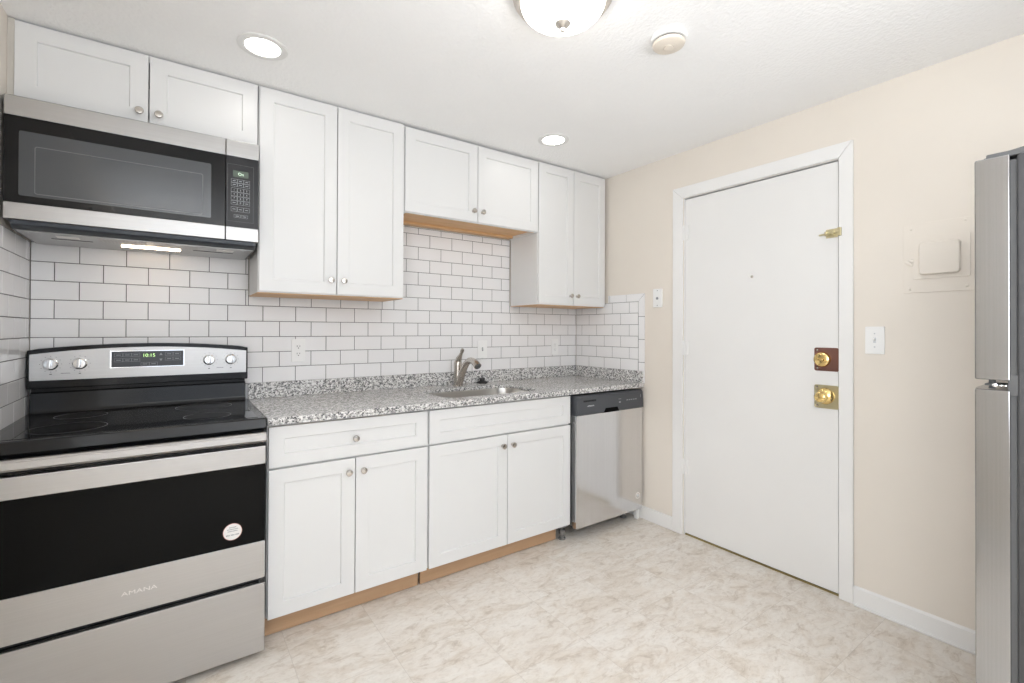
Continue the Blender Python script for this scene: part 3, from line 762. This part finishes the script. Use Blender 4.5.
# ------------------------------------------------------------------ over-the-range microwave
MX0, MX1, MS = -0.8825, -0.1095, -0.2330
mw = thing('microwave', 'stainless and black microwave mounted above the range', 'microwave', ((MX0 + MX1) / 2, -0.2, 1.60))
MB().box(MX0 + 0.002, MX1 - 0.002, -0.012, -0.372, 1.632, 2.068, 0.002).build('case', M['mwlip'], mw)
lip = MB().prism([(-0.012, 1.603), (-0.360, 1.603), (-0.385, 1.618), (-0.388, 1.6325), (-0.012, 1.6325)], 'yz', MX0 + 0.014, MX1 - 0.008, 0.002)
lpo = lip.build('bottom_housing', M['mwlip'], mw)
un = MB().box(MX0 + 0.022, MX1 - 0.016, -0.016, -0.352, 1.6005, 1.6035, 0.001)
uno = un.build('underside', M['mwunder'], mw)
for fx0, fx1 in ((-0.645, -0.495), (-0.475, -0.325)):
    fl = MB().box(fx0, fx1, -0.245, -0.350, 1.5985, 1.6012, 0.001)
    for i in range(12): fl.box(fx0 + 0.006 + i * 0.0118, fx0 + 0.011 + i * 0.0118, -0.250, -0.345, 1.5975, 1.5990)
    fl.build('grease_filter', M['filtermesh'], uno)
MB().box(-0.585, -0.385, -0.176, -0.192, 1.5950, 1.6005, 0.001).build('cooktop_lamp', M['mwlamp'], uno)
for lx in (-0.735, -0.225):
    MB().box(lx - 0.032, lx + 0.032, -0.255, -0.300, 1.5985, 1.6010, 0.001).build('light_cover', M['sticker'], uno)  # pale unlit light covers on the underside
for fx in (MX0 + 0.05, MX1 - 0.05):
    MB().cyl((fx, -0.33, 1.604), (fx, -0.33, 1.5975), 0.005, 14).build('screw', M['chrome'], uno)
for x0_, x1_ in ((-0.79, -0.67), (-0.34, -0.19)):
    MB().box(x0_, x1_, -0.215, -0.221, 1.5990, 1.6008).build('vent_slot', M['blackmatte'], uno)
mdo = MB().box(MX0, MS - 0.0012, -0.372, -0.3985, 1.6327, 2.0568, 0.001).build('door', M['blackmatte'], mw)
MB().box(MX0, MS - 0.0012, -0.380, -0.4015, 1.9895, 2.0570, 0.0025).build('top_band', M['steelmw'], mdo)
MB().box(MX0, MS - 0.0012, -0.380, -0.4015, 1.6325, 1.6895, 0.0025).build('bottom_band', M['steelmw'], mdo)
mgl = MB().box(MX0 + 0.0005, MS - 0.0018, -0.380, -0.4000, 1.6900, 1.9890, 0.001).build('door_glass', M['blackglass'], mdo)
MB().prism(rrect(-0.8450, -0.2840, 1.7155, 1.9400, 0.006), 'xz', -0.3995, -0.4006).build('window', M['mwglass'], mdo)
MB().ringplate(rrect(-0.806, -0.312, 1.7245, 1.8925, 0.008), rrect(-0.8035, -0.3145, 1.727, 1.890, 0.006), 'xz', -0.4006, -0.4009).build('window_frame_line', M['mwline'], mdo)
cp = MB().box(MS + 0.0012, MX1, -0.372, -0.3985, 1.6327, 2.0568, 0.001).build('control_section', M['blackmatte'], mw)
MB().box(MS + 0.0012, MX1, -0.380, -0.4015, 1.9895, 2.0570, 0.0025).build('top_band', M['steelmw'], cp)
MB().box(MS + 0.0012, MX1, -0.380, -0.4015, 1.6325, 1.6895, 0.0025).build('bottom_band', M['steelmw'], cp)
MB().box(MS + 0.0014, MX1 - 0.0005, -0.380, -0.3990, 1.6900, 1.9890, 0.001).build('control_panel', M['mwpanel'], cp)
outl = MB(); outline(outl, -0.2265, -0.1290, 1.7130, 1.9560, -0.3990, 0.0010); outl.build('panel_border', M['mwline'], cp)
MB().box(-0.2065, -0.1490, -0.3988, -0.3996, 1.9030, 1.9305).build('display', M['lcd'], cp)
text('display_digits', 'On', 0.017, (-0.177, -0.3998, 1.9160), M['digit2'], cp)
KX0, KX1 = -0.2130, -0.1425
def key(a, c_, z_a, z_b, body=None, w_=0.5):
    k = MB(); outline(k, a, c_, z_a, z_b, -0.3990, 0.0008)
    if body is None: mark(k, (a + c_) / 2, (z_a + z_b) / 2, (c_ - a) * w_, 0.0024, -0.3990)
    o = k.build('key', M['keyprint'], cp)
    if body: text('key_digit', body, 0.009, ((a + c_) / 2, -0.3992, (z_a + z_b) / 2), M['print'], o)
kw = (KX1 - KX0) / 3
for r_ in range(2):
    for i in range(3): key(KX0 + i * kw, KX0 + (i + 1) * kw - 0.001, 1.8785 - r_ * 0.0165, 1.8935 - r_ * 0.0165)
for r_ in range(4):
    for i in range(3):
        d_ = '123456789*0#'[r_ * 3 + i]
        z_b = 1.8555 - r_ * 0.0180
        key(KX0 + i * kw, KX0 + (i + 1) * kw - 0.001, z_b - 0.0165, z_b, d_ if d_ not in '*#' else None)
for i in range(3): key(KX0 + i * kw, KX0 + (i + 1) * kw - 0.001, 1.7560, 1.7750)
for i in range(2): key(-0.2020 + i * 0.0265, -0.2020 + (i + 1) * 0.0265 - 0.001, 1.7300, 1.7430)

# ------------------------------------------------------------------ dishwasher
DX0, DX1 = 1.5345, 2.1310
dw = thing('dishwasher', 'stainless dishwasher with charcoal control strip under the counter', 'dishwasher', ((DX0 + DX1) / 2, -0.33, 0))
MB().box(DX0 + 0.008, DX1 - 0.004, -0.020, -0.605, 0.085, 0.858, 0.003).build('tub', M['blackmatte'], dw)
pn = MB().prism([(-0.610, 0.7475), (-0.664, 0.7475), (-0.668, 0.752), (-0.662, 0.850), (-0.648, 0.864), (-0.610, 0.864)], 'yz', DX0 - 0.002, DX1 + 0.002, 0.002).build('control_strip', M['panel'], dw)
MB().prism([(1.755, 0.7462), (1.895, 0.7462), (1.880, 0.7740), (1.775, 0.7740)], 'xz', -0.640, -0.6690).build('handle_pocket', M['recess_shade'], pn)
text('brand_lettering', 'AMANA', 0.0125, (1.648, -0.6660, 0.7985), M['print'], pn, sx=1.3)
vs = MB()
for i in range(5): mark(vs, 1.640, 0.8250 + i * 0.0022, 0.105, 0.0012, -0.6636, 0.0012)
vs.build('vent_slot', M['recess_shade'], pn)
for i in range(5):
    km = MB(); mark(km, 1.975 + i * 0.021, 0.808, 0.014, 0.006, -0.6650, 0.0008); km.build('button', M['greyprint'], pn)
for bx_, bz_, bw_, bh_ in ((1.905, 0.800, 0.016, 0.010), (1.905, 0.820, 0.024, 0.003), (2.105, 0.825, 0.004, 0.020)):
    km = MB(); mark(km, bx_, bz_, bw_, bh_, -0.6650, 0.0008); km.build('panel_print', M['greyprint'], pn)
ddo = MB().box(DX0, DX1, -0.610, -0.6600, 0.0750, 0.7460, 0.003).build('door', M['steelv'], dw)
rr = lambda R_: [(2.086 + R_ * math.cos(a), 0.1680 + R_ * math.sin(a)) for a in [2 * math.pi * i / 32 for i in range(32)]]
MB().ringplate(rr(0.021), rr(0.0165), 'xz', -0.6598, -0.6606).build('ring_sticker', M['sticker'], ddo)
mk = MB(); mark(mk, 2.086, 0.1690, 0.016, 0.016, -0.6598, 0.0006); mk.build('sticker_print', M['print'], ddo)
for lx, ly in ((1.500, -0.572), (2.060, -0.560)):
    lg = MB().cyl((lx, ly, 0.006), (lx, ly, 0.090), 0.008, 16)
    lg.lathe((lx, ly, 0), (0, 0, 1), [(0, 0), (0.022, 0), (0.022, 0.008), (0.014, 0.015), (0.014, 0.030), (0.019, 0.034), (0.019, 0.058), (0.010, 0.062), (0, 0.062)], 24)
    lg.box(lx - 0.018, lx + 0.050 if lx < 1.6 else lx + 0.012, ly + 0.004, ly + 0.03, 0.060, 0.092)
    lg.build('leveling_leg', M['legdark'], dw)
tag(MB().box(2.108, 2.132, -0.612, -0.634, 0.0, 0.0735, 0.001).build('filler_post', M['white']), 'small white wooden post on the floor under the right end of the dishwasher', 'post')

# ------------------------------------------------------------------ refrigerator
FX0, FX1, FF = 1.302, 2.055, -2.398
rf = thing('refrigerator', 'top-freezer refrigerator with silver doors and dark grey sides at the right edge', 'refrigerator', ((FX0 + FX1) / 2, -2.8, 0))
MB().box(FX0 + 0.002, FX1 - 0.002, -2.486, -3.200, 0.030, 1.700, 0.006).build('case', M['fridgeside'], rf)
MB().box(FX0 + 0.010, FX1 - 0.010, -2.474, -2.488, 0.075, 1.690).build('gasket', M['gasket'], rf)
def fdoor(name, z0, z1):
    n = 16; poly = []
    for i in range(n + 1):
        u = -1 + 2 * i / n
        poly.append(((FX0 + FX1) / 2 + u * (FX1 - FX0) / 2 * 0.985, FF - 0.010 + 0.010 * (1 - u * u) ** 0.5))
    poly = [(FX0, -2.475), (FX0, FF - 0.013)] + poly[1:-1] + [(FX1, FF - 0.013), (FX1, -2.475)]
    return MB().prism(poly, 'xy', z0, z1, 0.003).build(name, M['silver'], rf)
d1 = fdoor('freezer_door', 1.133, 1.703)
d2 = fdoor('refrigerator_door', 0.075, 1.108)
for d_, za, zb in ((d1, 1.18, 1.52), (d2, 0.62, 1.06)):
    hh = MB().tube([(1.985, FF, za), (1.985, FF + 0.035, za + 0.02), (1.985, FF + 0.045, za + 0.06), (1.985, FF + 0.045, zb - 0.06), (1.985, FF + 0.035, zb - 0.02), (1.985, FF, zb)], 0.011, 16)
    hh.build('handle', M['silver'], d_)
hc = MB().prism([(FX0 + 0.010, 1.7005), (FX0 + 0.085, 1.7005), (FX0 + 0.080, 1.716), (FX0 + 0.014, 1.716)], 'xz', -2.430, -2.600, 0.003)
hc.prism([(-2.425, 1.7065), (-2.500, 1.7065), (-2.500, 1.719), (-2.445, 1.7115)], 'yz', FX0 + 0.012, FX0 + 0.07, 0.002)
hc.build('top_hinge_cover', M['gasket'], rf)
hm = MB().box(FX0 + 0.006, FX0 + 0.06, -2.428, -2.486, 1.1180, 1.1225, 0.001).cyl((FX0 + 0.022, -2.440, 1.1095), (FX0 + 0.022, -2.440, 1.1320), 0.007, 16)
hm.box(FX0 + 0.004, FX0 + 0.05, -2.470, -2.492, 1.096, 1.148, 0.002)
hm.build('middle_hinge', M['gasket'], rf)
hs = MB()
for yy, rr_ in ((-2.447, 0.0055), (-2.458, 0.004), (-2.466, 0.004)): hs.lathe((FX0 + 0.006, yy, 1.1195), (-1, 0, 0), [(rr_, -0.002), (rr_, 0.002), (rr_ * 0.6, 0.004), (0, 0.0045)], 16)
hs.build('hinge_pin', M['chrome'], rf)
MB().box(FX0 + 0.02, FX1 - 0.02, -2.45, -2.50, 0.012, 0.070, 0.003).build('toe_grille', M['gasket'], rf)
for fx in (FX0 + 0.05, FX1 - 0.05):
    for fy in (-2.52, -3.14):
        MB().cyl((fx, fy, 0), (fx, fy, 0.032), 0.018, 18, 0.003).build('foot', M['rubber'], rf)

# ------------------------------------------------------------------ wall plates
def plate_back(name, label, cat, xa, xb, za, zb, kind, group=None):
    y = -0.0004
    o = thing(name, label, cat, ((xa + xb) / 2, 0, (za + zb) / 2), group)
    MB().prism(rrect(xa, xb, za, zb, 0.004, 4), 'xz', y, y - 0.0055, 0.0015).build('cover_plate', M['white'], o)
    xm, zm = (xa + xb) / 2, (za + zb) / 2; yf = y - 0.0055
    def screw(dz): MB().lathe((xm, yf, zm + dz), (0, -1, 0), [(0.0034, 0), (0.003, 0.001), (0, 0.0012)], 14).build('screw', M['white'], o)
    if kind == 'duplex':
        for dz in (-0.0195, 0.0195):
            f_ = MB().prism(rrect(xm - 0.0165, xm + 0.0165, zm + dz - 0.0140, zm + dz + 0.0140, 0.010), 'xz', yf, yf - 0.0015, 0.0005).build('receptacle', M['white'], o)
            q = MB()
            mark(q, xm - 0.0065, zm + dz + 0.003, 0.0024, 0.0085, yf - 0.0015, 0.0003); mark(q, xm + 0.0065, zm + dz + 0.003, 0.0024, 0.0070, yf - 0.0015, 0.0003)
            q.cyl((xm, yf - 0.0015, zm + dz - 0.007), (xm, yf - 0.0018, zm + dz - 0.007), 0.0026, 12)
            q.build('slot', M['ink'], f_)
        screw(0)
    elif kind == 'decora':
        f_ = MB().box(xm - 0.0165, xm + 0.0165, yf, yf - 0.002, zm - 0.0335, zm + 0.0335, 0.0006).build('receptacle', M['white'], o)
        q = MB()
        for dz in (-0.019, 0.019):
            mark(q, xm - 0.0065, zm + dz + 0.002, 0.0024, 0.0085, yf - 0.002, 0.0003); mark(q, xm + 0.0065, zm + dz + 0.002, 0.0024, 0.0070, yf - 0.002, 0.0003)
            q.cyl((xm, yf - 0.002, zm + dz - 0.007), (xm, yf - 0.0023, zm + dz - 0.007), 0.0026, 12)
        mark(q, xm, zm, 0.018, 0.0012, yf - 0.002, 0.0003)
        q.build('slot', M['greyprint'], f_)
        for dz in (-0.048, 0.048): screw(dz)
    else:
        MB().box(xm - 0.005, xm + 0.005, yf + 0.001, yf - 0.0008, zm - 0.012, zm + 0.012, 0.0005).build('toggle_slot', M['greyprint'], o)
        MB().tbox((xm, yf - 0.006, zm + 0.004), (0.0075, 0.016, 0.008), Matrix.Rotation(-0.45, 3, 'X'), 0.0015).build('toggle', M['white'], o)
        for dz in (-0.030, 0.030): screw(dz)
    return o
plate_back('wall_outlet', 'white duplex outlet on the tile just right of the range', 'outlet', 0.0990, 0.1665, 1.0830, 1.2030, 'duplex')
plate_back('light_switch', 'white toggle switch on the tile behind the faucet', 'switch', 1.2490, 1.3230, 1.0665, 1.1850, 'toggle')
plate_back('wall_outlet', 'white rectangular outlet on the tile under the corner wall cabinet', 'outlet', 1.8930, 1.9610, 1.0710, 1.1890, 'decora')

def plate_right(name, label, cat, ya, yb, za, zb, th, kind):
    o = thing(name, label, cat, (XR, (ya + yb) / 2, (za + zb) / 2))
    MB().prism(rrect(ya, yb, za, zb, 0.003, 4), 'yz', XR, XR - th, 0.0015).build('cover_plate', M['white'], o)
    ym, zm = (ya + yb) / 2, (za + zb) / 2; xf = XR - th
    for dz in ((-0.030, 0.030) if kind == 'toggle' else (-0.048, 0.048)):
        MB().lathe((xf, ym, zm + dz), (-1, 0, 0), [(0.0035, 0), (0.003, 0.001), (0, 0.0012)], 14).build('screw', M['greyprint'] if kind != 'toggle' else M['print'], o)
    if kind == 'toggle':
        MB().box(xf - 0.0008, xf + 0.001, ym - 0.005, ym + 0.005, zm - 0.012, zm + 0.012, 0.0004).build('toggle_slot', M['print'], o)
        MB().tbox((xf - 0.006, ym, zm + 0.004), (0.016, 0.0075, 0.008), Matrix.Rotation(0.45, 3, 'Y'), 0.0015).build('toggle', M['white'], o)
    else:
        MB().lathe((xf, ym, zm - 0.002), (-1, 0, 0), [(0.0085, 0), (0.0085, 0.003), (0.005, 0.004), (0.004, 0.001), (0, 0.001)], 20).build('jack', M['greyprint'], o)
    return o
plate_right('light_switch', 'white toggle switch on the beige wall right of the entry door', 'switch', -1.9710, -1.8990, 1.1545, 1.2775, 0.006, 'toggle')
plate_right('jack_plate', 'slim white jack plate on the wall between the tile and the entry door', 'wall plate', -0.8010, -0.7330, 1.4070, 1.5270, 0.012, 'jack')

# electrical panel, painted over with the wall
ep = thing('electrical_panel', 'beige painted electrical panel on the wall beside the refrigerator', 'electrical panel', (XR, -2.2, 1.42))
MB().box(XR - 0.004, XR, -2.390, -2.038, 1.420, 1.7130, 0.0015).build('cover_plate', M['beige'], ep)
epd = MB().prism(rrect(-2.249, -2.069, 1.477, 1.6530, 0.006, 4), 'yz', XR - 0.0040, XR - 0.0095, 0.0006).build('panel_door', M['beige'], ep)
MB().prism(rrect(-2.2220, -2.0930, 1.4930, 1.6280, 0.014, 6), 'yz', XR - 0.0090, XR - 0.0260, 0.006, 3).build('raised_face', M['beige'], epd)
ll = MB().tbox((XR - 0.009, -2.058, 1.545), (0.008, 0.034, 0.012), Matrix.Rotation(0.75, 3, 'X'), 0.004)
ll.lathe((XR - 0.005, -2.067, 1.555), (-1, 0, 0), [(0.008, 0), (0.008, 0.006), (0.005, 0.009), (0, 0.0095)], 18)
ll.build('latch', M['beige'], ep)
for yy, zz_ in ((-2.063, 1.690), (-2.233, 1.702), (-2.238, 1.438), (-2.058, 1.436), (-2.242, 1.625), (-2.240, 1.505)):
    MB().lathe((XR - 0.004, yy, zz_), (-1, 0, 0), [(0.0048, 0), (0.004, 0.003), (0, 0.0045)], 14).build('screw', M['beige'], ep)

# ------------------------------------------------------------------ ceiling fixtures
def set_emission(m, w):
    m.node_tree.nodes['Principled BSDF'].inputs['Emission Strength'].default_value = w
set_emission(M['lens'], LENS_POWER)
set_emission(M['dome'], DOME_POWER)
rl = thing('recessed_light', 'recessed ceiling light nearest the microwave', 'ceiling light', (-0.128, -0.640, H), 'recessed ceiling lights over the counter')
q = MB().lathe((-0.128, -0.640, H), (0, 0, -1), [(0.090, 0.0), (0.0895, 0.003), (0.083, 0.006), (0.0640, 0.0045), (0.0620, 0.0015), (0.0620, 0.0)], 64)
q.build('trim_ring', M['lampwhite'], rl)
MB().lathe((-0.128, -0.640, H), (0, 0, -1), [(0.0625, 0.0015), (0.050, 0.0025), (0, 0.003)], 48).build('lens', M['lens'], rl)
r2_ = rl.copy(); COL.objects.link(r2_); r2_.location = (1.3835, -0.620, H)
r2_['label'] = 'recessed ceiling light above the sink and dishwasher'
for ch in list(rl.children):
    k = ch.copy(); COL.objects.link(k); k.parent = r2_

DCX, DCY = 0.632, -1.548
dl = thing('ceiling_light', 'round frosted dome ceiling light with a nickel rim and finial', 'ceiling light', (DCX, DCY, H))
MB().lathe((DCX, DCY, H), (0, 0, -1), [(0.0, 0.0), (0.165, 0.0), (0.167, 0.006), (0.164, 0.016), (0.158, 0.020), (0.156, 0.028), (0.148, 0.031), (0.138, 0.030), (0.138, 0.012), (0.0, 0.012)], 72).build('rim', M['rim'], dl)
pr = [(0.138, 0.029)] + [(0.1385 * math.cos(math.radians(a)), 0.030 + 0.070 * math.sin(math.radians(a))) for a in range(6, 90, 6)] + [(0, 0.100)]
MB().lathe((DCX, DCY, H), (0, 0, -1), pr, 72).build('glass_dome', M['dome'], dl)
MB().lathe((DCX, DCY, H - 0.100), (0, 0, -1), [(0.0, -0.004), (0.025, -0.004), (0.0265, 0.000), (0.022, 0.006), (0.012, 0.012), (0.008, 0.016), (0.0085, 0.021), (0.006, 0.026), (0, 0.028)], 32).build('finial', M['rim'], dl)

SX_, SY_ = 1.112, -1.607
sd = thing('smoke_detector', 'round cream smoke detector on the ceiling', 'smoke detector', (SX_, SY_, H))
MB().lathe((SX_, SY_, H), (0, 0, -1), [(0.0, 0.0), (0.0655, 0.0), (0.0665, 0.014), (0.063, 0.0165), (0, 0.0165)], 48).build('base', M['white'], sd)
MB().lathe((SX_, SY_, H), (0, 0, -1), [(0.0, 0.016), (0.056, 0.016), (0.056, 0.0215), (0, 0.0215)], 48).build('vent_gap', M['recess_shade'], sd)
MB().lathe((SX_, SY_, H), (0, 0, -1), [(0.0, 0.0205), (0.0585, 0.0205), (0.0600, 0.0235), (0.057, 0.031), (0.047, 0.036), (0.020, 0.038), (0.019, 0.0365), (0.0, 0.0365)], 48).build('cover', M['almond'], sd)
MB().lathe((SX_, SY_, H), (0, 0, -1), [(0.0175, 0.0365), (0.0165, 0.0395), (0.0, 0.040)], 32).build('test_button', M['almond'], sd)
